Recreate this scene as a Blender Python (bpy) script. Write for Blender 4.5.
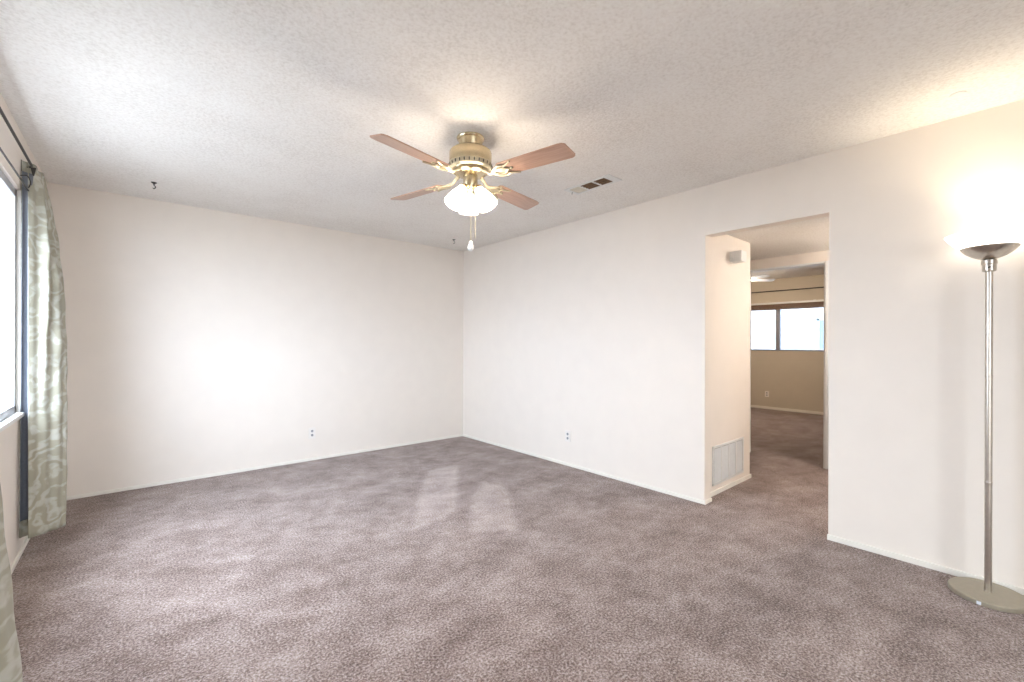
import bpy, bmesh, math, random
from mathutils import Vector, Matrix
random.seed(4)
S = bpy.context.scene
for o in list(bpy.data.objects): bpy.data.objects.remove(o, do_unlink=True)
COL = S.collection
PI = math.pi

# ------------------------------------------------------------------ camera
CAM = Vector((-3.330, -4.850, 1.229))
cd = bpy.data.cameras.new('camera'); cam = bpy.data.objects.new('camera', cd); COL.objects.link(cam)
cam.location = CAM
cam.rotation_euler = (Matrix.Rotation(math.radians(-40.751), 3, 'Z') @ Matrix.Rotation(math.radians(90), 3, 'X') @ Matrix.Rotation(math.radians(.193), 3, 'Z')).to_euler()
cd.sensor_width = 36; cd.lens = 15.542; cd.shift_y = 2.13 / 1024; cd.clip_start = 0.02
S.camera = cam

# ------------------------------------------------------------------ world, light, exposure
S.view_settings.view_transform = 'Standard'; S.view_settings.look = 'None'
S.view_settings.gamma = 1; S.view_settings.use_curve_mapping = False
S.view_settings.exposure = 1.93
w = bpy.data.worlds.new('world'); S.world = w; w.use_nodes = True
bg = w.node_tree.nodes['Background']; bg.inputs[1].default_value = 8.0
# overcast sky: about three times brighter overhead than at the horizon
wt = w.node_tree; tcw = wt.nodes.new('ShaderNodeTexCoord'); sx = wt.nodes.new('ShaderNodeSeparateXYZ'); rw = wt.nodes.new('ShaderNodeValToRGB')
wt.links.new(tcw.outputs['Generated'], sx.inputs[0]); wt.links.new(sx.outputs['Z'], rw.inputs[0]); wt.links.new(rw.outputs[0], bg.inputs[0])
rw.color_ramp.elements[0].position = 0.0; rw.color_ramp.elements[0].color = (.45, .53, .64, 1)
rw.color_ramp.elements[1].position = 0.9; rw.color_ramp.elements[1].color = (.75, .89, 1.07, 1)

def area(name, loc, rot, sx, sy, energy=1, portal=True):
    l = bpy.data.lights.new(name, 'AREA'); l.shape = 'RECTANGLE'; l.size = sx; l.size_y = sy; l.energy = energy
    if portal: l.cycles.is_portal = True
    o = bpy.data.objects.new(name, l); COL.objects.link(o); o.location = loc; o.rotation_euler = rot; return o
area('daylight_portal', (-3.985, -2.03, 1.46), (0, -PI / 2, 0), 1.40, 2.04)      # main window
area('daylight_portal', (-2.4, -6.57, 1.03), (PI / 2, 0, 0), 1.8, 2.0)             # glass door added behind the camera as fill
area('daylight_portal', (5.96, -1.83, 1.52), (0, PI / 2, 0), 0.95, 1.65)         # far bedroom window

# ------------------------------------------------------------------ materials
def mat(name):
    m = bpy.data.materials.new(name); m.use_nodes = True
    nt = m.node_tree; b = nt.nodes['Principled BSDF']; return m, nt, b
def N(nt, t, **kw):
    n = nt.nodes.new(t)
    for k, v in kw.items(): setattr(n, k, v)
    return n
def L(nt, a, b): nt.links.new(a, b)
def math_(nt, op, a, b=None, clamp=False):
    n = N(nt, 'ShaderNodeMath', operation=op, use_clamp=clamp)
    for i, v in enumerate((a, b)):
        if v is None: continue
        if isinstance(v, (int, float)): n.inputs[i].default_value = v
        else: L(nt, v, n.inputs[i])
    return n.outputs[0]
def noise(nt, scale, detail=2, rough=.5, vec=None, out='Fac'):
    n = N(nt, 'ShaderNodeTexNoise'); n.inputs['Scale'].default_value = scale
    n.inputs['Detail'].default_value = detail; n.inputs['Roughness'].default_value = rough
    if vec is None:
        g = N(nt, 'ShaderNodeNewGeometry'); vec = g.outputs['Position']
    L(nt, vec, n.inputs['Vector']); return n.outputs[out]
def ramp(nt, fac, stops):
    r = N(nt, 'ShaderNodeValToRGB'); e = r.color_ramp.elements
    while len(e) < len(stops): e.new(.5)
    for el, (p, c) in zip(e, stops): el.position = p; el.color = (*c, 1)
    L(nt, fac, r.inputs[0]); return r.outputs[0]
def bump(nt, b, h, strength, dist):
    n = N(nt, 'ShaderNodeBump'); n.inputs['Strength'].default_value = strength; n.inputs['Distance'].default_value = dist
    L(nt, h, n.inputs['Height']); L(nt, n.outputs[0], b.inputs['Normal'])
def simple(name, col, rough=.5, metal=0., nscale=None, var=.06, bmp=0., spec=.5):
    m, nt, b = mat(name)
    b.inputs['Roughness'].default_value = rough; b.inputs['Metallic'].default_value = metal
    b.inputs['Specular IOR Level'].default_value = spec
    f = noise(nt, nscale or 30, 3)
    c0 = tuple(max(0, x * (1 - var)) for x in col); c1 = tuple(min(1, x * (1 + var)) for x in col)
    L(nt, ramp(nt, f, [(.3, c0), (.7, c1)]), b.inputs['Base Color'])
    if bmp: bump(nt, b, noise(nt, (nscale or 30) * 4, 2), bmp, .002)
    return m

M_wall = simple('wall_paint', (.86, .79, .715), .55, nscale=6, var=.012, bmp=.06, spec=.3)
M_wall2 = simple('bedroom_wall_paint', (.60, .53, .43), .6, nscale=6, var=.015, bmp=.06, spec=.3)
M_trim = simple('trim_paint', (.88, .84, .76), .4, nscale=8, var=.02)
M_white = simple('white_plastic', (.82, .82, .80), .35, var=.02)
M_whitemetal = simple('white_enamel', (.78, .78, .76), .35, var=.02)
M_frame = simple('window_vinyl', (.70, .71, .73), .4, var=.02)
M_winframe = simple('window_aluminium', (.52, .53, .56), .4, .3, var=.02)
M_alu = simple('grey_aluminium', (.30, .31, .34), .4, .5)
M_plate = simple('ivory_plate', (.85, .80, .745), .4, var=.01)
M_recep = simple('grey_receptacle', (.36, .36, .37), .5)
M_slot = simple('dark_slot', (.03, .03, .03), .6)
M_bronze = simple('dark_bronze', (.055, .05, .045), .4, .6)
M_brass = simple('antique_brass', (.60, .50, .33), .26, 1., nscale=40, var=.05)
M_cream = simple('cream_gilt_casting', (.55, .48, .34), .4, .5, nscale=40)
M_nickel = simple('brushed_nickel', (.60, .56, .50), .28, 1., nscale=60, var=.05)
M_lampbase = simple('lamp_base_metal', (.43, .385, .30), .42, .6, nscale=50, var=.04)
M_label = simple('silver_sticker', (.80, .84, .90), .3, .0)
M_duct = simple('duct_brown', (.13, .085, .045), .8, nscale=20, var=.3)
M_damper = simple('register_damper', (.66, .61, .50), .5)
M_lining = simple('blackout_lining', (.16, .17, .20), .75, nscale=80)
M_blind = simple('wooden_blind', (.22, .125, .075), .5, nscale=30, var=.2)
M_grille = simple('grille_paint', (.66, .67, .68), .4, var=.02)
M_grilledark = simple('grille_shadow', (.30, .30, .31), .7)
M_stucco = simple('neighbour_stucco', (.62, .60, .57), .8, nscale=5, var=.05, bmp=.2)
M_ground = simple('pale_gravel', (.19, .18, .165), .85, nscale=4, var=.1, bmp=.2)
M_fanwhite = simple('white_fan_paint', (.85, .87, .90), .3, var=.02)

# popcorn ceiling
M_ceil, nt, b = mat('popcorn_ceiling')
b.inputs['Roughness'].default_value = .9; b.inputs['Specular IOR Level'].default_value = .15
g = N(nt, 'ShaderNodeNewGeometry')
f1 = noise(nt, 72, 4, .62, g.outputs['Position']); f2 = noise(nt, 2.2, 2, .5, g.outputs['Position'])
v = N(nt, 'ShaderNodeTexVoronoi'); v.inputs['Scale'].default_value = 70; L(nt, g.outputs['Position'], v.inputs['Vector'])
h = math_(nt, 'ADD', f1, math_(nt, 'MULTIPLY', math_(nt, 'SUBTRACT', 1.0, v.outputs['Distance']), .35))
mixv = math_(nt, 'ADD', math_(nt, 'MULTIPLY', f1, .75), math_(nt, 'MULTIPLY', f2, .25))
L(nt, ramp(nt, mixv, [(.34, (.77, .735, .69)), (.5, (.875, .845, .805)), (.66, (.92, .90, .865))]), b.inputs['Base Color'])
bump(nt, b, h, .40, .007)

# carpet: speckled mauve-brown cut pile with traffic marks and paler vacuumed strips
M_carpet, nt, b = mat('carpet')
b.inputs['Roughness'].default_value = .95; b.inputs['Specular IOR Level'].default_value = .1
b.inputs['Sheen Weight'].default_value = .25; b.inputs['Sheen Roughness'].default_value = .5
g = N(nt, 'ShaderNodeNewGeometry'); P = g.outputs['Position']
sp = noise(nt, 102, 3, .75, P)
mp = N(nt, 'ShaderNodeMapping'); mp.inputs['Rotation'].default_value = (0, 0, .5); mp.inputs['Scale'].default_value = (1.0, 1.2, 1)
L(nt, P, mp.inputs['Vector'])
big = noise(nt, 3.2, 5, .62, mp.outputs[0]); mid = noise(nt, 11, 3, .6, mp.outputs[0])
pile = math_(nt, 'ADD', math_(nt, 'MULTIPLY', big, .65), math_(nt, 'MULTIPLY', mid, .35))
wob = noise(nt, 9, 3, .6, P)
def polymask(pts, soft=.03):
    cxm = sum(p[0] for p in pts) / len(pts); cym = sum(p[1] for p in pts) / len(pts)
    res = None
    for i in range(len(pts)):
        a = pts[i]; c = pts[(i + 1) % len(pts)]
        nx, ny = c[1] - a[1], a[0] - c[0]; l = math.hypot(nx, ny); nx /= l; ny /= l
        if (cxm - a[0]) * nx + (cym - a[1]) * ny < 0: nx, ny = -nx, -ny
        d = N(nt, 'ShaderNodeVectorMath', operation='DOT_PRODUCT'); L(nt, P, d.inputs[0]); d.inputs[1].default_value = (nx, ny, 0)
        s = math_(nt, 'SUBTRACT', d.outputs['Value'], a[0] * nx + a[1] * ny)
        s = math_(nt, 'ADD', s, math_(nt, 'MULTIPLY', math_(nt, 'SUBTRACT', wob, .5), .05))
        s = math_(nt, 'MULTIPLY', math_(nt, 'ADD', s, soft), .5 / soft, clamp=True)
        res = s if res is None else math_(nt, 'MULTIPLY', res, s)
    return res
pm = math_(nt, 'ADD', polymask([(-1.19, -1.12), (-.82, -1.10), (-1.53, -2.16), (-1.95, -2.24)]),
           polymask([(-1.24, -1.93), (-.96, -1.73), (-.90, -1.98), (-1.39, -2.67), (-1.67, -2.52)]), clamp=True)
pile = math_(nt, 'ADD', pile, math_(nt, 'MULTIPLY', pm, .16))
tone = math_(nt, 'ADD', math_(nt, 'MULTIPLY', sp, .67), math_(nt, 'MULTIPLY', pile, .33))
L(nt, ramp(nt, tone, [(.39, (.075, .042, .031)), (.475, (.215, .147, .122)), (.54, (.37, .285, .255)), (.63, (.585, .50, .47))]), b.inputs['Base Color'])
bump(nt, b, math_(nt, 'ADD', sp, math_(nt, 'MULTIPLY', pile, 1.2)), .6, .012)

# curtain damask
M_curt, nt, b = mat('sage_damask')
b.inputs['Roughness'].default_value = .6; b.inputs['Sheen Weight'].default_value = .1
tc = N(nt, 'ShaderNodeUVMap')
mp = N(nt, 'ShaderNodeMapping'); mp.inputs['Scale'].default_value = (1, 1, 1); L(nt, tc.outputs[0], mp.inputs['Vector'])
nz = N(nt, 'ShaderNodeTexNoise'); nz.inputs['Scale'].default_value = 16; nz.inputs['Detail'].default_value = 2; nz.inputs['Distortion'].default_value = 2.2
L(nt, mp.outputs[0], nz.inputs['Vector'])
wv = N(nt, 'ShaderNodeTexWave'); wv.bands_direction = 'DIAGONAL'; wv.inputs['Scale'].default_value = 4.5; wv.inputs['Distortion'].default_value = 17; wv.inputs['Detail Scale'].default_value = 1.6; wv.inputs['Detail'].default_value = 2
L(nt, mp.outputs[0], wv.inputs['Vector'])
pt = math_(nt, 'MULTIPLY', nz.outputs['Fac'], wv.outputs['Fac'])
L(nt, ramp(nt, pt, [(.14, (.33, .31, .235)), (.28, (.37, .35, .275)), (.38, (.42, .41, .34)), (.6, (.46, .455, .40))]), b.inputs['Base Color'])
L(nt, math_(nt, 'SUBTRACT', .78, math_(nt, 'MULTIPLY', pt, .3)), b.inputs['Roughness'])
bump(nt, b, pt, .25, .006)

# wood blade
M_blade, nt, b = mat('walnut_blade')
b.inputs['Roughness'].default_value = .32; b.inputs['Coat Weight'].default_value = .3; b.inputs['Coat Roughness'].default_value = .2
tc = N(nt, 'ShaderNodeTexCoord'); mp = N(nt, 'ShaderNodeMapping'); mp.inputs['Scale'].default_value = (3, 45, 10); L(nt, tc.outputs['Object'], mp.inputs['Vector'])
f = noise(nt, 1.6, 5, .6, mp.outputs[0])
L(nt, ramp(nt, f, [(.3, (.42, .25, .175)), (.55, (.53, .33, .24)), (.75, (.58, .38, .28))]), b.inputs['Base Color'])

def emis(name, col, strength, base=(.9, .9, .88)):
    m, nt, b = mat(name)
    b.inputs['Base Color'].default_value = (*base, 1); b.inputs['Roughness'].default_value = .25
    b.inputs['Emission Color'].default_value = (*col, 1); b.inputs['Emission Strength'].default_value = strength
    return m
M_shade = emis('lit_frosted_glass', (1, .88, .74), 3.0)
nt = M_shade.node_tree; tr = nt.nodes.new('ShaderNodeBsdfTransparent'); mx = nt.nodes.new('ShaderNodeMixShader'); mx.inputs[0].default_value = .45
nt.links.new(nt.nodes['Principled BSDF'].outputs[0], mx.inputs[1]); nt.links.new(tr.outputs[0], mx.inputs[2]); nt.links.new(mx.outputs[0], nt.nodes['Material Output'].inputs[0])
M_bulb = emis('lit_bulb', (1, .84, .66), 76.0)
M_shade2 = emis('dim_frosted_glass', (1, .95, .86), 0.05, (.7, .7, .69))
M_bedfill = emis('bedroom_fill_glow', (1, .84, .66), 75.0)  # glow added to lift the dark bedroom
M_dome = emis('hall_lamp_glass', (1, .93, .86), 25.0)
M_bowl = emis('lit_bowl_glass', (1, .93, .82), 0.9)
M_filament = emis('bulb_glow', (1, .82, .56), 2.5)
M_acryl, nt, b = mat('clear_acrylic_knob'); b.inputs['Base Color'].default_value = (.95, .95, .93, 1); b.inputs['Roughness'].default_value = .15

M_glass, nt, b = mat('window_glass')
nt.nodes.remove(b); tr = N(nt, 'ShaderNodeBsdfTransparent'); gl = N(nt, 'ShaderNodeBsdfGlossy'); gl.inputs['Roughness'].default_value = .02
mx = N(nt, 'ShaderNodeMixShader')
mx.inputs[0].default_value = .03; L(nt, tr.outputs[0], mx.inputs[1]); L(nt, gl.outputs[0], mx.inputs[2])
L(nt, mx.outputs[0], nt.nodes['Material Output'].inputs[0])
M_glass3 = M_glass.copy(); M_glass3.name = 'fill_door_glass'  # tint sets the strength and warmth of the added fill daylight
[n for n in M_glass3.node_tree.nodes if n.type == 'BSDF_TRANSPARENT'][0].inputs[0].default_value = (.70, .67, .63, 1)
M_glass2 = M_glass.copy(); M_glass2.name = 'dimming_window_glass'  # tint added only to dim the overbright view outdoors
[n for n in M_glass2.node_tree.nodes if n.type == 'BSDF_TRANSPARENT'][0].inputs[0].default_value = (.50, .52, .55, 1)

# ------------------------------------------------------------------ helpers
def obj(name, bm, m, parent=None, smooth=None, loc=None, rot=None, recalc=True):
    me = bpy.data.meshes.new(name)
    if recalc: bmesh.ops.recalc_face_normals(bm, faces=bm.faces)
    bm.to_mesh(me); bm.free()
    for mm in (m if isinstance(m, (list, tuple)) else [m]): me.materials.append(mm)
    if smooth is not None:
        for p in me.polygons: p.use_smooth = True
        me.set_sharp_from_angle(angle=math.radians(smooth))
    o = bpy.data.objects.new(name, me); COL.objects.link(o)
    if parent: o.parent = parent
    if loc is not None: o.location = loc
    if rot is not None: o.rotation_euler = rot
    return o
def BM(): return bmesh.new()
def box(bm, x0, x1, y0, y1, z0, z1, mi=0, bev=0, M=None):
    t = bmesh.new(); bmesh.ops.create_cube(t, size=1)
    for v in t.verts: v.co = Vector((x0 + (v.co.x + .5) * (x1 - x0), y0 + (v.co.y + .5) * (y1 - y0), z0 + (v.co.z + .5) * (z1 - z0)))
    if bev: bmesh.ops.bevel(t, geom=t.edges[:], offset=bev, segments=2, affect='EDGES', profile=.6)
    join(bm, t, mi, M)
def join(bm, t, mi=0, M=None):
    if M is not None: t.transform(M)
    for f in t.faces: f.material_index = mi
    me = bpy.data.meshes.new('tmp'); t.to_mesh(me); t.free(); bm.from_mesh(me); bpy.data.meshes.remove(me)
def lathe(bm, prof, n=48, M=None, mi=0, close=False, ripple=0, rn=16):
    t = bmesh.new(); rings = []
    for r, z in prof:
        if r < 1e-6: rings.append([t.verts.new((0, 0, z))]); continue
        rings.append([t.verts.new(((r + ripple * r * math.cos(rn * 2 * PI * i / n)) * math.cos(2 * PI * i / n),
                                   (r + ripple * r * math.cos(rn * 2 * PI * i / n)) * math.sin(2 * PI * i / n), z)) for i in range(n)])
    prs = list(zip(rings, rings[1:])) + ([(rings[-1], rings[0])] if close else [])
    for A, B in prs:
        for i in range(n):
            j = (i + 1) % n
            if len(A) == 1 and len(B) == 1: continue
            if len(A) == 1: t.faces.new((A[0], B[i], B[j]))
            elif len(B) == 1: t.faces.new((A[i], A[j], B[0]))
            else: t.faces.new((A[i], A[j], B[j], B[i]))
    bmesh.ops.recalc_face_normals(t, faces=t.faces)
    join(bm, t, mi, M)
def tube(bm, pts, r, n=10, mi=0, caps=True):
    pts = [Vector(p) for p in pts]; t = bmesh.new(); rings = []; up = None
    for i, p in enumerate(pts):
        d = (pts[min(i + 1, len(pts) - 1)] - pts[max(i - 1, 0)]).normalized()
        if up is None: up = d.orthogonal().normalized()
        up = (up - d * up.dot(d)).normalized(); s = d.cross(up)
        rr = r[i] if isinstance(r, (list, tuple)) else r
        rings.append([t.verts.new(p + rr * (up * math.cos(2 * PI * k / n) + s * math.sin(2 * PI * k / n))) for k in range(n)])
    for A, B in zip(rings, rings[1:]):
        for k in range(n): t.faces.new((A[k], A[(k + 1) % n], B[(k + 1) % n], B[k]))
    if caps: t.faces.new(rings[0]); t.faces.new(rings[-1])
    bmesh.ops.recalc_face_normals(t, faces=t.faces); join(bm, t, mi)
def curve(pts, n=8):
    pts = [Vector(p) for p in pts]; out = []
    P_ = [pts[0] * 2 - pts[1]] + pts + [pts[-1] * 2 - pts[-2]]
    for i in range(1, len(P_) - 2):
        a, b_, c, d = P_[i - 1:i + 3]
        for k in range(n):
            t = k / n
            out.append(.5 * ((2 * b_) + (c - a) * t + (2 * a - 5 * b_ + 4 * c - d) * t * t + (3 * b_ - a - 3 * c + d) * t ** 3))
    out.append(pts[-1]); return out
def prism(bm, outline, z0, z1, bev=0, mi=0, M=None):
    t = bmesh.new(); vs = [t.verts.new((x, y, z0)) for x, y in outline]; f = t.faces.new(vs)
    ex = bmesh.ops.extrude_face_region(t, geom=[f])
    for v in ex['geom']:
        if isinstance(v, bmesh.types.BMVert): v.co.z = z1
    bmesh.ops.recalc_face_normals(t, faces=t.faces)
    if bev: bmesh.ops.bevel(t, geom=[e for e in t.edges if abs(e.verts[0].co.z - e.verts[1].co.z) < 1e-6], offset=bev, segments=2, affect='EDGES')
    join(bm, t, mi, M)
def empty(name, label, cat, loc=(0, 0, 0), rz=0, group=None):
    o = bpy.data.objects.new(name, None); COL.objects.link(o); o.empty_display_size = .05
    o.location = loc; o.rotation_euler = (0, 0, rz); return tag(o, label, cat, group)
def tag(o, label, cat, group=None):
    o['label'] = label; o['category'] = cat
    if group: o['group'] = group
    return o
def struct(name, bm, m, label=None, cat=None, parent=None):
    o = obj(name, bm, m, parent)
    if not parent:
        o['kind'] = 'structure'
        if label: o['label'] = label; o['category'] = cat
    return o
def copy_part(o, parent):
    c = o.copy(); COL.objects.link(c); c.parent = parent; return c

# ------------------------------------------------------------------ room shell
XL = -3.815; H = 2.44; YF = -6.4; HC = 2.155
b = BM(); box(b, XL - .16, 6.12, YF - .1, .1, -.12, 0)
struct('floor', b, M_carpet, 'mauve-brown cut pile carpet with vacuum marks through all rooms', 'carpet')
b = BM(); box(b, XL - .16, .1, YF - .1, .1, H, H + .12)
struct('ceiling', b, M_ceil, 'white popcorn-textured ceiling of the living room', 'ceiling')
b = BM(); box(b, .1, 2.0, -4.7, -1.2, HC, H)
struct('ceiling_hall', b, M_ceil, 'lower textured ceiling of the small hall', 'ceiling')
b = BM(); box(b, 2.0, 6.12, -4.6, .3, H, H + .12)
struct('ceiling_bedroom', b, M_ceil, 'shaded textured ceiling of the far bedroom', 'ceiling')
b = BM(); box(b, XL - .16, .1, 0, .12, 0, H)
struct('wall_back', b, M_wall, 'cream back wall with one outlet, left of the room corner', 'wall')
WY0, WY1, WZ0, WZ1 = -3.0, -1.065, .82, 2.10
b = BM()
box(b, XL - .16, XL, YF, WY0, 0, H); box(b, XL - .16, XL, WY1, 0, 0, H)
box(b, XL - .16, XL, WY0, WY1, 0, WZ0); box(b, XL - .16, XL, WY0, WY1, WZ1, H)
struct('wall_left', b, M_wall, 'cream wall around and under the living room window', 'wall')
b = BM(); box(b, XL - .16, -3.3, YF - .1, YF, 0, H); box(b, -1.5, .1, YF - .1, YF, 0, H); box(b, -3.3, -1.5, YF - .1, YF, 2.05, H)  # opening made for the added fill door
struct('wall_front', b, M_wall, 'cream wall behind the camera', 'wall')
OY0, OY1, OH = -4.043, -3.25, 2.06
b = BM()
box(b, 0, .1, OY1, 0, 0, H); box(b, 0, .1, YF, OY0, 0, H); box(b, 0, .1, OY0, OY1, OH, H)
struct('wall_right', b, M_wall, 'long cream wall with the open hall passage', 'wall')
b = BM(); box(b, .1, .98, -3.20, -1.3, 0, HC)
struct('wall_hall_left', b, M_wall, 'cream hall wall carrying the air return grille', 'wall')
b = BM(); box(b, .1, 2.0, -4.7, -4.6, 0, HC); box(b, .98, 1.9, -1.4, -1.3, 0, HC)
struct('wall_hall_end', b, M_wall, 'cream end walls of the hall', 'wall')
DY0, DY1, DH = -3.566, -2.80, 2.05
b = BM()
box(b, 1.87, 2.0, -4.6, DY0, 0, H); box(b, 1.87, 2.0, DY1, .2, 0, H); box(b, 1.87, 2.0, DY0, DY1, DH, H)
struct('wall_hall_far', b, M_wall, 'cream hall wall with the bedroom doorway', 'wall')
# far bedroom
BX = 5.79; BWY0, BWY1, BWZ0, BWZ1 = -2.60, -1.06, 1.10, 1.955
b = BM()
box(b, BX, BX + .14, -4.6, BWY0, 0, H); box(b, BX, BX + .14, BWY1, .2, 0, H)
box(b, BX, BX + .14, BWY0, BWY1, 0, BWZ0); box(b, BX, BX + .14, BWY0, BWY1, BWZ1, H)
struct('wall_bedroom_far', b, M_wall2, 'tan bedroom wall below and around the far window', 'wall')
b = BM(); box(b, 2.0, BX, -4.6, -4.5, 0, H); box(b, 2.0, BX, .1, .2, 0, H)
struct('wall_bedroom_side', b, M_wall2, 'tan side walls of the bedroom', 'wall')

# baseboards
def bb(name, segs):
    b_ = BM()
    for s in segs: box(b_, *s, bev=.003)
    o = obj(name, b_, M_trim); o['kind'] = 'structure'; return o
bb('baseboard_back', [(XL, 0, -.012, 0, 0, .028)])
bb('baseboard_left', [(XL, XL + .012, YF, -.012, 0, .028)])
bb('baseboard_right', [(-.012, 0, OY1 - .0, -.012, 0, .028), (-.012, 0, YF, OY0 + .004, 0, .034)])
bb('baseboard_opening', [(-.012, .1, OY1 - .012, OY1, 0, .03)])
bb('baseboard_hall', [(.1, .992, -3.212, -3.20, 0, .035), (.98, .992, -3.20, -1.4, 0, .035), (1.858, 1.87, -4.6, DY0 - .06, 0, .035)])
bb('baseboard_bedroom', [(BX - .014, BX, -4.5, .1, 0, .05)])
# bedroom door casing
b = BM()
for yy in ((DY0 - .055, DY0 + .004), (DY1 - .004, DY1 + .055)): box(b, 1.852, 1.87, yy[0], yy[1], 0, DH + .0, bev=.004)
box(b, 1.865, 2.005, DY0, DY0 + .018, 0, DH, bev=.002); box(b, 1.865, 2.005, DY1 - .018, DY1, 0, DH, bev=.002)
box(b, 1.865, 2.005, DY0, DY1, DH - .018, DH, bev=.002)
o = struct('trim_1', b, M_white); 

# ------------------------------------------------------------------ living-room window
b = BM(); fx0, fx1 = XL - .065, XL - .015
box(b, fx0, fx1, WY0, WY0 + .045, WZ0, WZ1, bev=.004); box(b, fx0, fx1, WY1 - .045, WY1, WZ0, WZ1, bev=.004)
box(b, fx0, fx1, WY0, WY1, WZ0, WZ0 + .045, bev=.004); box(b, fx0, fx1, WY0, WY1, WZ1 - .045, WZ1, bev=.004)
win = struct('window_1', b, M_winframe, 'bright sliding window beside the hanging curtain', 'window')
b = BM(); ym = (WY0 + WY1) / 2
box(b, fx0 + .01, fx1 - .012, ym - .03, ym + .03, WZ0 + .045, WZ1 - .045, bev=.003)
obj('window_mullion', b, M_winframe, win)
for a, c in ((WY0 + .045, ym - .03), (ym + .03, WY1 - .045)):
    b = BM()
    box(b, fx0 + .02, fx0 + .024, a, c, WZ0 + .045, WZ1 - .045); obj('window_pane', b, M_glass, win)
b = BM(); box(b, XL - .016, XL + .022, WY0 - .02, WY1 + .02, WZ0 - .02, WZ0 + .004, bev=.004)
obj('window_sill', b, M_white, win)

# glass door added behind the camera to bring in fill daylight
b = BM()
for x in (-3.3, -2.43, -1.55): box(b, x, x + .05, YF - .07, YF - .03, 0, 2.05, bev=.003)
for z in (0, 2.0): box(b, -3.3, -1.5, YF - .07, YF - .03, z, z + .05, bev=.003)
dr = struct('fill_door_1', b, M_alu, 'glass door added behind the camera for fill daylight', 'door')
for x in (-3.25, -2.38):
    b = BM(); box(b, x, x + .83, YF - .052, YF - .048, .05, 2.0); obj('fill_door_pane', b, M_glass3, dr)
# bedroom window
b = BM(); x0, x1 = BX + .05, BX + .10
box(b, x0, x1, BWY0, BWY0 + .03, BWZ0, BWZ1, bev=.003); box(b, x0, x1, BWY1 - .03, BWY1, BWZ0, BWZ1, bev=.003)
box(b, x0, x1, BWY0, BWY1, BWZ0, BWZ0 + .025, bev=.003); box(b, x0, x1, BWY0, BWY1, BWZ1 - .03, BWZ1, bev=.003)
win2 = struct('window_2', b, M_alu, 'high wide sliding window in the far bedroom', 'window')
b = BM(); box(b, x0 - .01, x1 - .01, -1.865, -1.795, BWZ0 + .02, BWZ1 - .02, bev=.003); obj('window_mullion', b, M_alu, win2)
for a, c in ((BWY0 + .03, -1.86), (-1.80, BWY1 - .03)):
    b = BM(); box(b, x0 + .02, x0 + .024, a, c, BWZ0 + .025, BWZ1 - .03); obj('window_pane', b, M_glass2, win2)

# raised blind over the bedroom window: headrail + stacked wooden slats
bl = empty('window_blind', 'brown window blind raised to a narrow stack below a white headrail', 'blind', (BX - .03, -1.83, 1.985))
b = BM(); box(b, -.028, .028, -.80, .80, -.015, .02, bev=.004); obj('headrail', b, M_white, bl)
b = BM()
for k in range(9): box(b, -.025, .025, -.78, .78, -.024 - k * .0095, -.017 - k * .0095, bev=.001)
box(b, -.026, .026, -.785, .785, -.118, -.102, bev=.003)
obj('slat_stack', b, M_blind, bl)
for yy in (-.6, .6):
    b = BM(); box(b, .02, .031, yy - .02, yy + .02, -.01, .03, bev=.002); obj('bracket', b, M_white, bl)
# rod above it
cr = empty('curtain_rod', 'thin dark rod across the wall above the bedroom window', 'curtain rod', (BX - .05, -1.83, 2.215))
b = BM(); tube(b, [(0, -1.0, 0), (0, 1.0, 0)], .009, 12); obj('rod', b, M_bronze, cr, 40)
for yy in (-.97, .97):
    b = BM(); tube(b, [(0, yy, 0), (.025, yy, -.004), (.049, yy, -.004)], .007, 8); box(b, .044, .05, yy - .012, yy + .012, -.03, .02, bev=.001)
    obj('bracket', b, M_bronze, cr, 40)

# ------------------------------------------------------------------ outdoors
b = BM(); box(b, -22, -4.03, -18, 14, -.5, -.35); box(b, 6.13, 22, -18, 14, -.5, -.35); box(b, -4.03, 6.13, -18, -6.6, -.5, -.35)
struct('ground', b, M_ground, 'pale gravel ground outdoors', 'ground')
b = BM(); box(b, 5.93, 6.55, -5, 1, 2.62, 2.80); struct('added_eave', b, M_white, 'unseen eave added to cut sky light at the bedroom window', 'eave')  # unseen overhang, added to keep sky light out of the gap
nb = empty('neighbour_building', 'pale building seen through the far bedroom window', 'building', (8.5, -1.6, -.35))
b = BM(); box(b, 0, 3, -8.0, 9, 0, 5.6)
obj('wall', b, M_stucco, nb)
wf = BM(); yc0, yc1 = -1.0, -.16 + .0
for s in ((-.03, .02, yc0, yc0 + .05, 1.40, 2.16), (-.03, .02, yc1 - .05, yc1, 1.40, 2.16), (-.03, .02, yc0, yc1, 1.40, 1.45), (-.03, .02, yc0, yc1, 2.11, 2.16)): box(wf, *s, bev=.004)
wfo = obj('window_frame', wf, M_frame, nb)
b = BM(); box(b, -.012, -.004, yc0 + .05, yc1 - .05, 1.45, 2.11); obj('pane', b, simple('dark_pane', (.45, .52, .62), .1), wfo)
b = BM(); box(b, -.5, 3.1, -8.1, 9.1, 5.6, 5.8, bev=.01); obj('shading_roof', b, M_white, nb)  # unseen overhang and wall height added to cut sky light on the stucco

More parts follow.
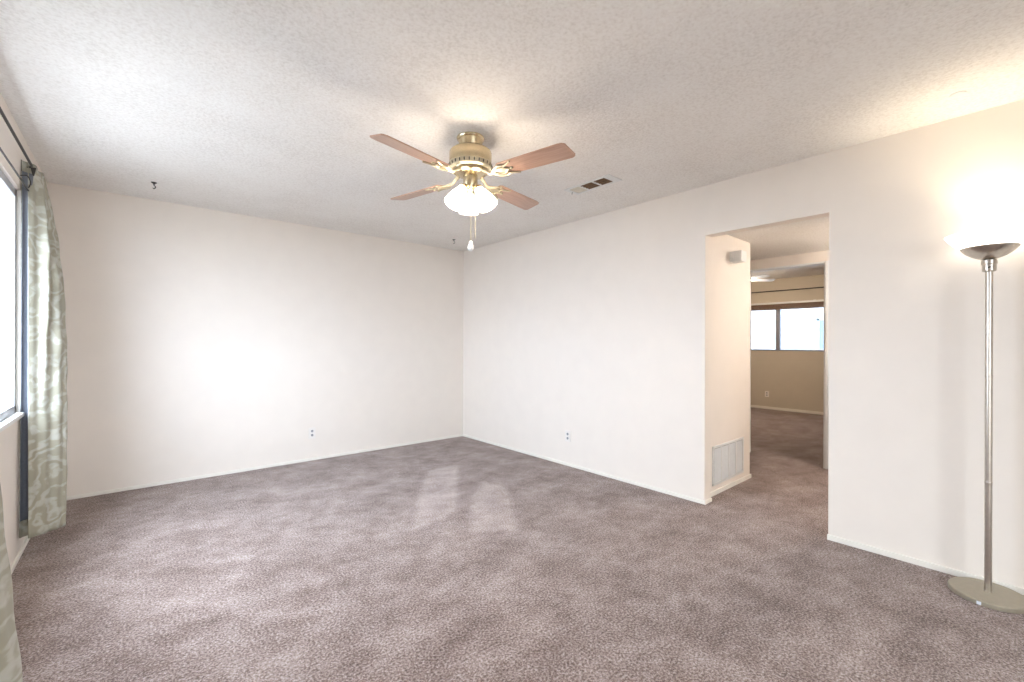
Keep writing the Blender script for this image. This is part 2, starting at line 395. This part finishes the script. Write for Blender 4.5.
# ------------------------------------------------------------------ curtains
PX0, PY0 = -3.353, -4.938      # origin of the curtain plan coordinates
def relw(x, y): return x + PX0, y + PY0
def curtain(name, label, plan, zs, rip, hem_z):
    """plan(h) -> list of (x, y); sheet with a damask face and a dark lining"""
    root = empty(name, label, 'curtain', (*relw(*plan(0)[0]), 0), group='damask curtain panels at the living room window')
    ox, oy = root.location.x, root.location.y
    rows = []; NU = 120
    t = bmesh.new(); uvl = t.loops.layers.uv.new('UVMap')
    for z in zs:
        h = (z - zs[0]) / (zs[-1] - zs[0])
        pts = [Vector((*relw(*p), 0)) for p in plan(h)]
        cv = curve(pts, 30); ls = [0]
        for a, c in zip(cv, cv[1:]): ls.append(ls[-1] + (c - a).length)
        row = []
        for k in range(NU + 1):
            s = ls[-1] * k / NU; i = max(j for j in range(len(ls)) if ls[j] <= s + 1e-9); i = min(i, len(cv) - 2)
            q = cv[i].lerp(cv[i + 1], (s - ls[i]) / max(1e-9, ls[i + 1] - ls[i])); tg = (cv[i + 1] - cv[i]).normalized()
            nrm = Vector((-tg.y, tg.x, 0)); u = k / NU
            row.append((q + nrm * rip(u, h, z), u))
        rows.append((row, z))
    vs = [[t.verts.new((p.x - ox, p.y - oy, z)) for p, u in row] for row, z in rows]
    for i in range(len(vs) - 1):
        for k in range(NU):
            f = t.faces.new((vs[i][k], vs[i][k + 1], vs[i + 1][k + 1], vs[i + 1][k]))
            for l, (kk, ii) in zip(f.loops, ((k, i), (k + 1, i), (k + 1, i + 1), (k, i + 1))): l[uvl].uv = (kk / NU * .42, rows[ii][1])
    bm_hem = None
    me = bpy.data.meshes.new('fabric'); t.to_mesh(me); t.free()
    return root, me, vs
def build_curtain(name, label, plan, rip, z0, z1, flip, hem=.10):
    zs = [z0 + (z1 - z0) * i / 70 for i in range(71)]
    root, me, _ = curtain(name, label, plan, zs, rip, hem)
    # face sheet
    NUV = 121
    def shell(nm, m, off, zlo, zhi):
        b_ = bmesh.new(); b_.from_mesh(me); b_.normal_update()
        for v in b_.verts: v.co += v.normal * off
        dele = [f for f in b_.faces if f.calc_center_median().z < zlo or f.calc_center_median().z > zhi]
        bmesh.ops.delete(b_, geom=dele, context='FACES')
        o = obj(nm, b_, m, root, 60, recalc=False)
        sd = o.modifiers.new('thickness', 'SOLIDIFY'); sd.thickness = .0016; sd.offset = 0
        return o
    s = 1 if flip else -1
    shell('face_fabric', M_curt, .0018 * s, -1, 9)
    shell('lining', M_lining, -.0014 * s, z0 + hem, z1 - .05)
    shell('hem', M_curt, -.0026 * s, -1, z0 + hem + .004)
    bpy.data.meshes.remove(me)
    return root
def lerp(a, c, h): return tuple(x + (y - x) * h for x, y in zip(a, c))
# far panel: lining edge by the wall, sheet turns round the outer fold and comes back with its face to the room
rr = lambda z_table, h: None
def xr(h):   # outer fold distance from the camera plane, by height
    tab = [(0, -.277), (.25, -.277), (.5, -.283), (.68, -.300), (.82, -.330), (.92, -.362), (1, -.398)]
    for (a, va), (c, vc) in zip(tab, tab[1:]):
        if h <= c: return va + (vc - va) * (h - a) / (c - a)
    return tab[-1][1]
def plan_far(h):
    return [lerp((-.452, 3.80), (-.455, 3.86), h), lerp((-.405, 3.85), (-.418, 3.93), h), lerp((-.37, 3.90), (-.41, 4.06), h),
            (xr(h) - .022, 3.93 + .17 * h), (xr(h), 3.88 + .20 * h), (xr(h) - .03, 3.845 + .16 * h),
            lerp((-.36, 3.80), (-.405, 3.94), h), lerp((-.415, 3.765), (-.437, 3.89), h)]
def rip_far(u, h, z):
    if u < .5: return .006 * math.sin(u * 40)
    a = min(1, (u - .5) * 6) * min(1, (1 - u) * 9)
    cre = .020 * math.exp(-((u - (.77 + .16 * (1 - h))) / .035) ** 2) * min(1, max(0, (h - .3) * 3))
    return a * (.0045 * math.sin(u * 46 + h * 1.5) + .003 * math.sin(z * 31 + u * 12) + .0025 * math.sin(z * 17 - u * 20)) + cre
build_curtain('curtain', 'sage damask curtain hanging full height in the far left corner', plan_far, rip_far, .115, 2.275, False)
def plan_near(h):
    return [lerp((-.44, 1.55), (-.445, 1.50), h), lerp((-.33, 1.62), (-.43, 1.60), h), lerp((-.355, 1.75), (-.44, 1.72), h),
            lerp((-.275, 1.88), (-.425, 1.84), h), lerp((-.312, 2.0), (-.435, 1.95), h), lerp((-.244, 2.13), (-.42, 2.06), h),
            lerp((-.247, 2.21), (-.42, 2.16), h), lerp((-.40, 2.27), (-.445, 2.22), h)]
build_curtain('curtain', 'sage damask curtain edge at the bottom left corner of the photo', plan_near,
              lambda u, h, z: .004 * math.sin(u * 50 + z) + .002 * math.sin(z * 23), .08, 2.275, True)

# double rods over the window
XR = XL + .040
rod = empty('curtain_rod', 'slim dark upper curtain rod curving back to the wall by the far curtain', 'curtain rod', (XR, -.845, 2.262))
b = BM(); tube(b, [(0, -2.75, 0), (0, -.06, 0)] + curve([(0, -.03, 0), (0, .02, 0), (-.012, .05, 0), (-.039, .062, 0)], 6), .0065, 12)
obj('rod', b, M_bronze, rod, 40)
for yy in (-.20, -2.2):
    b = BM(); box(b, -.0435, -.038, yy - .012, yy + .012, -.045, .02, bev=.001); tube(b, [(-.04, yy, -.012), (-.015, yy, -.016), (0, yy, -.010)], .005, 8)
    prism(b, [(-.012, -.012), (.012, -.012), (.003, -.06), (-.003, -.06)], -.003, .003, M=Matrix.Translation((.008, yy, 0)) @ Matrix.Rotation(PI / 2, 4, 'X'))
    obj('bracket', b, M_bronze, rod, 40)
rod2 = empty('curtain_rod', 'thin dark lower rod close to the wall just above the window', 'curtain rod', (XL + .03, -1.05, 2.108))
b = BM(); tube(b, [(0, -2.5, 0), (0, -.02, 0)] + curve([(0, 0, 0), (-.006, .015, 0), (-.029, .02, 0)], 5), .0045, 10); obj('rod', b, M_bronze, rod2, 40)
b = BM(); tube(b, curve([(-.028, -.05, .07), (0, -.045, .075), (.012, -.04, .04), (.004, -.04, .008)], 6), .003, 8); obj('hook_bracket', b, M_bronze, rod2, 40)

# ------------------------------------------------------------------ ceiling fan
FX, FY = -1.814, -2.710
fan = empty('ceiling_fan', 'brass ceiling fan with four reddish wood blades and lit glass shades', 'ceiling fan', (FX, FY, H))
b = BM(); lathe(b, [(0, 0), (.080, 0), (.082, -.006), (.079, -.013), (.073, -.018), (.066, -.045), (.060, -.066), (.0, -.066)], 56)
obj('canopy', b, M_brass, fan, 35)
b = BM(); lathe(b, [(0, -.062), (.07, -.062), (.104, -.072), (.120, -.084), (.124, -.092), (.124, -.140), (.121, -.150), (.122, -.156), (0, -.156)], 64)
obj('motor_housing', b, M_brass, fan, 35)
b = BM(); lathe(b, [(0, -.154), (.118, -.154), (.127, -.158), (.129, -.168), (.124, -.186), (.112, -.194), (0, -.194)], 72)
band = obj('vent_band', b, M_cream, fan, 35)
for k in range(28):
    b = BM(); t = bmesh.new(); bmesh.ops.create_uvsphere(t, u_segments=8, v_segments=6, radius=1)
    for v in t.verts: v.co = Vector((v.co.x * .004, v.co.y * .0038, v.co.z * .010))
    t.transform(Matrix.Rotation(2 * PI * k / 28, 4, 'Z') @ Matrix.Translation((.1275, 0, -.172)) @ Matrix.Rotation(.12, 4, 'Y')); join(b, t)
    obj('vent_slot', b, M_bronze, band, 60)
b = BM(); lathe(b, [(0, -.192), (.112, -.192), (.108, -.202), (.090, -.216), (.060, -.226), (.045, -.228), (0, -.228)], 64)
obj('flywheel_cover', b, M_brass, fan, 35)
b = BM(); lathe(b, [(0, -.226), (.036, -.226), (.042, -.229), (.042, -.286), (.038, -.294), (.025, -.300), (0, -.300)], 40)
obj('switch_housing', b, M_brass, fan, 35)
# blades + ornate irons
BZ = -.238
BL = [(.225, -.050), (.24, -.058), (.62, -.066), (.650, -.062), (.664, -.050), (.672, .044), (.664, .058), (.648, .066), (.24, .058), (.225, .050), (.218, 0)]
def blade_bm():
    b_ = BM(); prism(b_, BL, -.0035, .0035, bev=.0015, M=Matrix.Translation((0, 0, BZ)) @ Matrix.Rotation(math.radians(-12), 4, 'X')); return b_
def iron_bm():
    b_ = BM(); T = Matrix.Translation((0, 0, BZ - .009)) @ Matrix.Rotation(math.radians(-12), 4, 'X')
    def tp(pts, r): tube(b_, [T @ Vector(p) for p in curve(pts, 7)], r, 8)
    tube(b_, curve([(.095, 0, -.208), (.12, 0, -.222), (.15, 0, BZ - .004), (.19, 0, BZ - .008)], 6), [.012] * 6 + [.010] * 13, 10)
    for s in (-1, 1):
        tp([(.165, 0, 0), (.20, .034 * s, -.002), (.235, .046 * s, 0), (.275, .040 * s, 0), (.300, .050 * s, 0), (.325, .060 * s, .001)], [.0055] * 100) if False else tube(b_, [T @ Vector(p) for p in curve([(.165, 0, 0), (.20, .034 * s, -.002), (.235, .046 * s, 0), (.275, .038 * s, 0), (.305, .048 * s, 0), (.325, .056 * s, .001)], 7)], .0055, 8)
        tube(b_, [T @ Vector(p) for p in curve([(.19, .006 * s, 0), (.215, .022 * s, -.002), (.245, .024 * s, 0), (.262, .012 * s, 0), (.285, 0, .001)], 7)], .0045, 8)
        tube(b_, [T @ Vector(p) for p in curve([(.275, .038 * s, 0), (.262, .02 * s, 0), (.285, 0, 0)], 6)], .0045, 8)
    for p in ((.235, .046), (.235, -.046), (.300, 0)):
        lathe(b_, [(0, -.006), (.006, -.005), (.009, 0), (.009, .006), (0, .006)], 14, M=T @ Matrix.Translation((p[0], p[1], 0)))
    prism(b_, [(.17, -.018), (.21, -.03), (.25, -.03), (.29, 0), (.25, .03), (.21, .03), (.17, .018)], .002, .0055, M=T)
    return b_
first = []
for k, A in enumerate((193, 283, 13, 103)):
    if k == 0:
        first = [obj('blade', blade_bm(), M_blade, fan, 40), obj('blade_bracket', iron_bm(), M_cream, fan, 50)]; prs = first
    else: prs = [copy_part(o, fan) for o in first]
    for o in prs: o.rotation_euler = (0, 0, math.radians(A))
# light kit: three arms, bell shades
def shade_prof():
    out = [(.021, 0), (.024, -.010), (.027, -.022), (.036, -.045), (.047, -.072), (.054, -.098), (.057, -.118), (.061, -.132)]
    return out + [(r - .003, z) for r, z in reversed(out)]
for A, lit in ((180, 1), (300, 1), (60, 0)):
    a = math.radians(A); Tl = Matrix.Rotation(a, 4, 'Z') @ Matrix.Translation((.048, 0, -.300)) @ Matrix.Rotation(math.radians(-30 if lit else -24), 4, 'Y')
    b = BM(); tube(b, [Matrix.Rotation(a, 4, 'Z') @ Vector(p) for p in curve([(.018, 0, -.288), (.034, 0, -.290), (.046, 0, -.298)], 5)], .010, 12)
    lathe(b, [(0, .012), (.016, .010), (.024, .002), (.026, -.010), (.023, -.010), (.020, .000), (0, .002)], 24, M=Tl)
    arm = obj('light_arm', b, M_brass, fan, 40)
    b = BM(); lathe(b, shade_prof(), 64, M=Tl, close=True, ripple=.012)
    so = obj('lamp_shade', b, M_shade if lit else M_shade2, arm, 60)
    b = BM(); lathe(b, [(0, -.002), (.012, -.004), (.014, -.03), (.022, -.055), (.026, -.075), (.020, -.092), (.008, -.10), (0, -.101)], 20, M=Tl)
    obj('bulb', b, M_bulb if lit else M_shade2, arm, 60)
b = BM(); lathe(b, [(0, -.298), (.012, -.298), (.016, -.306), (.010, -.318), (.013, -.326), (.006, -.336), (0, -.338)], 24); obj('finial', b, M_brass, fan, 40)
Rt = Vector((.7615, -.648, 0))
def chain(off, z1, z2):
    b_ = BM(); p = Rt * off + Vector((-.024, -.032, 0))
    tube(b_, [(p.x, p.y, z1), (p.x, p.y, z2)], .0016, 8)
    t = z1
    while t > z2:
        q = bmesh.new(); bmesh.ops.create_icosphere(q, subdivisions=1, radius=.0027); q.transform(Matrix.Translation((p.x, p.y, t))); join(b_, q); t -= .0075
    return b_, p
b, p = chain(.004, -.285, -.625); c1 = obj('pull_chain', b, M_cream, fan, 60)
b = BM(); lathe(b, [(0, 0), (.008, -.001), (.013, -.010), (.010, -.018), (.015, -.026), (.0185, -.040), (.0175, -.050), (.009, -.058), (0, -.061)], 24, M=Matrix.Translation((p.x, p.y, -.618)))
obj('pull_knob', b, M_acryl, c1, 60)
b, p = chain(.030, -.285, -.600); c2 = obj('pull_chain', b, M_cream, fan, 60)

# ------------------------------------------------------------------ floor lamp
LX, LY = -.160, -4.735
lamp = empty('floor_lamp', 'tall brushed nickel torchiere floor lamp with lit glass bowl', 'floor lamp', (LX, LY, 0))
b = BM(); lathe(b, [(0, 0), (.137, 0), (.141, .003), (.141, .020), (.137, .025), (.02, .027), (0, .027)], 72); base = obj('base', b, M_lampbase, lamp, 35)
b = BM()
# sticker wraps the rim towards the camera
aa = math.radians(170)
t = bmesh.new(); vv = []
for i in range(6):
    A = aa + (i - 2.5) * .022; vv.append((t.verts.new((.1422 * math.cos(A), .1422 * math.sin(A), .004)), t.verts.new((.1422 * math.cos(A), .1422 * math.sin(A), .0195))))
for A_, B_ in zip(vv, vv[1:]): t.faces.new((A_[0], B_[0], B_[1], A_[1]))
join(b, t); so = obj('sticker', b, M_label, base); so['label'] = 'small silver sticker on the rim'
b = BM(); tube(b, [(0, 0, .025), (0, 0, 1.60)], .0135, 28); lathe(b, [(0, .02), (.016, .024), (.016, .030), (.0135, .032), (0, .032)], 28)
for z in (.55, 1.07): lathe(b, [(.0136, z), (.0142, z + .001), (.0142, z + .012), (.0136, z + .013)], 28)
obj('pole', b, M_nickel, lamp, 40)
b = BM(); lathe(b, [(0, 1.585), (.020, 1.585), (.025, 1.590), (.025, 1.618), (.028, 1.622), (.028, 1.640), (.016, 1.648), (0, 1.648)], 40); col_ = obj('collar', b, M_nickel, lamp, 35)
b = BM(); tube(b, [(-.024, 0, 1.604), (-.040, -.004, 1.604)], .004, 10); obj('switch_knob', b, M_slot, col_, 40)
b = BM(); lathe(b, [(.0, 1.645), (.030, 1.646), (.060, 1.660), (.085, 1.680), (.100, 1.698), (.103, 1.704), (.099, 1.703), (.082, 1.684), (.058, 1.665), (.028, 1.651), (0, 1.650)], 72)
obj('metal_bowl', b, M_nickel, lamp, 50)
b = BM(); gp = [(.092, 1.694), (.112, 1.712), (.135, 1.736), (.150, 1.756), (.158, 1.770)]
lathe(b, gp + [(r - .004, z + .001) for r, z in reversed(gp)], 80, close=True); obj('glass_bowl', b, M_bowl, lamp, 60)
b = BM(); lathe(b, [(0, 1.655), (.014, 1.657), (.015, 1.68), (.028, 1.705), (.032, 1.725), (.024, 1.745), (0, 1.755)], 32); obj('bulb', b, M_filament, lamp, 60)

# ------------------------------------------------------------------ ceiling register, hooks, plug
reg = empty('ceiling_vent', 'white rectangular ceiling register with two open brown cells beside the fan', 'air vent', (-.667, -2.690, H))
b = BM(); X0, X1, Y0, Y1 = -.080, .080, -.215, .215
cells = [(-.157, -.055), (-.040, .070), (.085, .185)]; cx0, cx1 = -.060, .058; zt = -.007
box(b, X0, cx0, Y0, Y1, zt, 0, bev=.002); box(b, cx1, X1, Y0, Y1, zt, 0, bev=.002)
ys = [Y0, *[q for c in cells for q in c], Y1]
for i in range(0, len(ys), 2): box(b, cx0 - .002, cx1 + .002, ys[i], ys[i + 1], zt, 0, bev=.0015)
obj('frame', b, M_whitemetal, reg)
for i, (a, c) in enumerate(cells):
    b = BM()
    if i < 2:
        box(b, cx0, cx1, a, c, -.0012, -.0004)
        obj('duct_opening', b, M_duct, reg)
        b = BM()
        for k in range(4): xx = cx0 + .012 + k * .031; box(b, xx, xx + .0015, a, c, -.0068, -.0014)
        obj('vane', b, M_blind, reg)
    else:
        box(b, cx0, cx1, a, c, -.003, -.0006); obj('damper', b, M_damper, reg)
b = BM(); tube(b, [(-.0, .20, -.006), (.0, .203, -.022)], .0022, 8); obj('lever', b, M_bronze, reg, 40)

def hook(label, x, y, big=True):
    r = empty('ceiling_hook', label, 'hook', (x, y, H), rz=math.radians(-40), group='small hooks in the ceiling')
    b_ = BM(); lathe(b_, [(0, 0), (.019, 0), (.017, -.004), (.007, -.010), (.005, -.016), (0, -.016)], 20); obj('mount', b_, M_bronze, r, 40)
    b_ = BM(); tube(b_, curve([(0, 0, -.012), (0, 0, -.022), (.009, 0, -.030), (.010, 0, -.040), (0, 0, -.047), (-.008, 0, -.042)], 6), .0035, 8); obj('hook', b_, M_bronze, r, 40)
hook('small dark hook in the ceiling near the left curtain', -3.201, -.529)
hook('small dark hook in the ceiling near the far room corner', -.470, -.484)
b = BM(); lathe(b, [(0, 0), (.030, 0), (.028, -.005), (.015, -.009), (0, -.010)], 28)
o = obj('ceiling_disc', b, M_white, None, 40, loc=(-.307, -4.636, H)); tag(o, 'small white disc on the ceiling above the floor lamp', 'disc')

# ------------------------------------------------------------------ outlets
def outlet(label, loc, rz):
    r = empty('wall_outlet', label, 'outlet', loc, rz, group='duplex wall outlets')
    b_ = BM(); box(b_, -.035, .035, -.006, 0, -.057, .057, bev=.002); pl = obj('cover_plate', b_, M_plate, r)
    for zz in (-.021, .021):
        b_ = BM(); lathe(b_, [(0, 0), (.0125, 0), (.0125, .0025), (0, .0025)], 24, M=Matrix.Translation((0, -.0058, zz)) @ Matrix.Rotation(PI / 2, 4, 'X'))
        rc = obj('receptacle', b_, M_recep, r, 40)
        b_ = BM()
        for xx in (-.0065, .0065): box(b_, xx * .8 - .0014, xx * .8 + .0014, -.0089, -.0082, zz - .001, zz + .009)
        lathe(b_, [(0, 0), (.003, 0), (.003, .0006), (0, .0006)], 12, M=Matrix.Translation((0, -.0083, zz - .009)) @ Matrix.Rotation(PI / 2, 4, 'X'))
        obj('slot', b_, M_slot, rc)
outlet('white double outlet low on the back wall left of the corner', (-1.899, 0, .285), 0)
outlet('white double outlet low on the right wall near the corner', (0, -1.853, .297), -PI / 2)
outlet('pale outlet low on the far bedroom wall under the window', (BX, -1.664, .283), -PI / 2)

# ------------------------------------------------------------------ return-air grille + chime
gr = empty('return_air_grille', 'white louvered return air grille low on the hall wall', 'air grille', (.53, -3.20, .232))
gx0, gx1, gz0, gz1 = -.30, .30, -.155, .165
b = BM(); box(b, gx0, gx1, -.008, 0, gz1 - .02, gz1, bev=.002); box(b, gx0, gx1, -.008, 0, gz0, gz0 + .02, bev=.002)
box(b, gx0, gx0 + .02, -.008, 0, gz0, gz1, bev=.002); box(b, gx1 - .02, gx1, -.008, 0, gz0, gz1, bev=.002)
W = (gx1 - gx0 - .04) / 4
obj('frame', b, M_whitemetal, gr)
b = BM()
for k in range(1, 4): xx = gx0 + .02 + W * k; box(b, xx - .008, xx + .008, -.008, -.001, gz0 + .01, gz1 - .01, bev=.001)
obj('divider', b, M_whitemetal, gr)
b = BM(); box(b, gx0 + .01, gx1 - .01, -.0015, -.0005, gz0 + .01, gz1 - .01); obj('backing', b, M_grilledark, gr)
for k in range(4):
    xa = gx0 + .02 + W * k + .008; xb = xa + W - .016; b = BM(); z = gz0 + .026
    while z < gz1 - .024:
        t = bmesh.new(); bmesh.ops.create_cube(t, size=1)
        for v in t.verts: v.co = Vector((xa + (v.co.x + .5) * (xb - xa), v.co.y * .0010, v.co.z * .0085))
        t.transform(Matrix.Translation((0, -.0045, z)) @ Matrix.Rotation(math.radians(-38), 4, 'X')); join(b, t); z += .0098
    obj('louver_panel', b, M_grille, gr)
ch = empty('door_chime', 'small white boxy door chime high on the hall wall', 'door chime', (.585, -3.20, 1.97))
b = BM(); box(b, -.045, .055, -.10, 0, -.045, .045, bev=.004); obj('cover', b, M_white, ch, 30)
b = BM()
for k in range(5): box(b, -.0462, -.0445, -.088 + k * .018, -.082 + k * .018, -.032, .032)
obj('side_slot', b, M_white, ch)

# ------------------------------------------------------------------ bedroom ceiling fan
bf = empty('ceiling_fan', 'white ceiling fan hanging in the far bedroom', 'ceiling fan', (4.10, -1.84, H))
b = BM(); lathe(b, [(0, 0), (.065, 0), (.06, -.03), (.03, -.05), (.014, -.055), (.014, -.09), (0, -.09)], 32); obj('canopy', b, M_fanwhite, bf, 40)
b = BM(); lathe(b, [(0, -.085), (.06, -.088), (.095, -.10), (.10, -.15), (.08, -.18), (.04, -.195), (0, -.20)], 40); obj('motor_housing', b, M_fanwhite, bf, 40)
b = BM(); lathe(b, [(0, -.195), (.07, -.20), (.085, -.225), (.07, -.26), (.035, -.28), (0, -.285)], 32); obj('lamp_shade', b, M_bedfill, bf, 40)  # hidden lamp added to brighten the bedroom
pr = []
for k in range(5):
    if not pr:
        b = BM(); prism(b, [(.17, -.04), (.19, -.05), (.52, -.058), (.55, -.05), (.558, 0), (.55, .05), (.52, .058), (.19, .05), (.17, .04)], -.003, .003, bev=.001, M=Matrix.Translation((0, 0, -.185)) @ Matrix.Rotation(math.radians(-12), 4, 'X'))
        o1 = obj('blade', b, M_fanwhite, bf)
        b = BM(); prism(b, [(.07, -.012), (.16, -.018), (.22, -.03), (.22, .03), (.16, .018), (.07, .012)], -.0045, .0, M=Matrix.Translation((0, 0, -.1895)) @ Matrix.Rotation(math.radians(-12), 4, 'X'))
        o2 = obj('blade_bracket', b, M_fanwhite, bf); pr = [o1, o2]; cc = pr
    else: cc = [copy_part(o, bf) for o in pr]
    for o in cc: o.rotation_euler = (0, 0, math.radians(-43 - 72 * k))

# ------------------------------------------------------------------ hall ceiling light (round the corner of the passage)
hl = empty('ceiling_light', 'round glass dome ceiling light in the hall', 'ceiling light', (1.35, -4.33, HC))
b = BM(); lathe(b, [(0, 0), (.145, 0), (.147, -.012), (.135, -.020), (0, -.020)], 40); obj('rim', b, M_brass, hl, 40)
b = BM(); lathe(b, [(.130, -.018), (.122, -.045), (.095, -.075), (.05, -.093), (0, -.098)], 40); obj('dome', b, M_dome, hl, 60)

# torchiere reflector: the beam the bowl throws up to the ceiling
sl = bpy.data.lights.new('torchiere_beam', 'SPOT'); sl.energy = 3.8; sl.color = (1, .84, .60); sl.spot_size = math.radians(112); sl.spot_blend = 1; sl.shadow_soft_size = .05
so = bpy.data.objects.new('torchiere_beam', sl); COL.objects.link(so); so.parent = lamp; so.location = (0, 0, 1.765); so.rotation_euler = (PI, 0, 0)
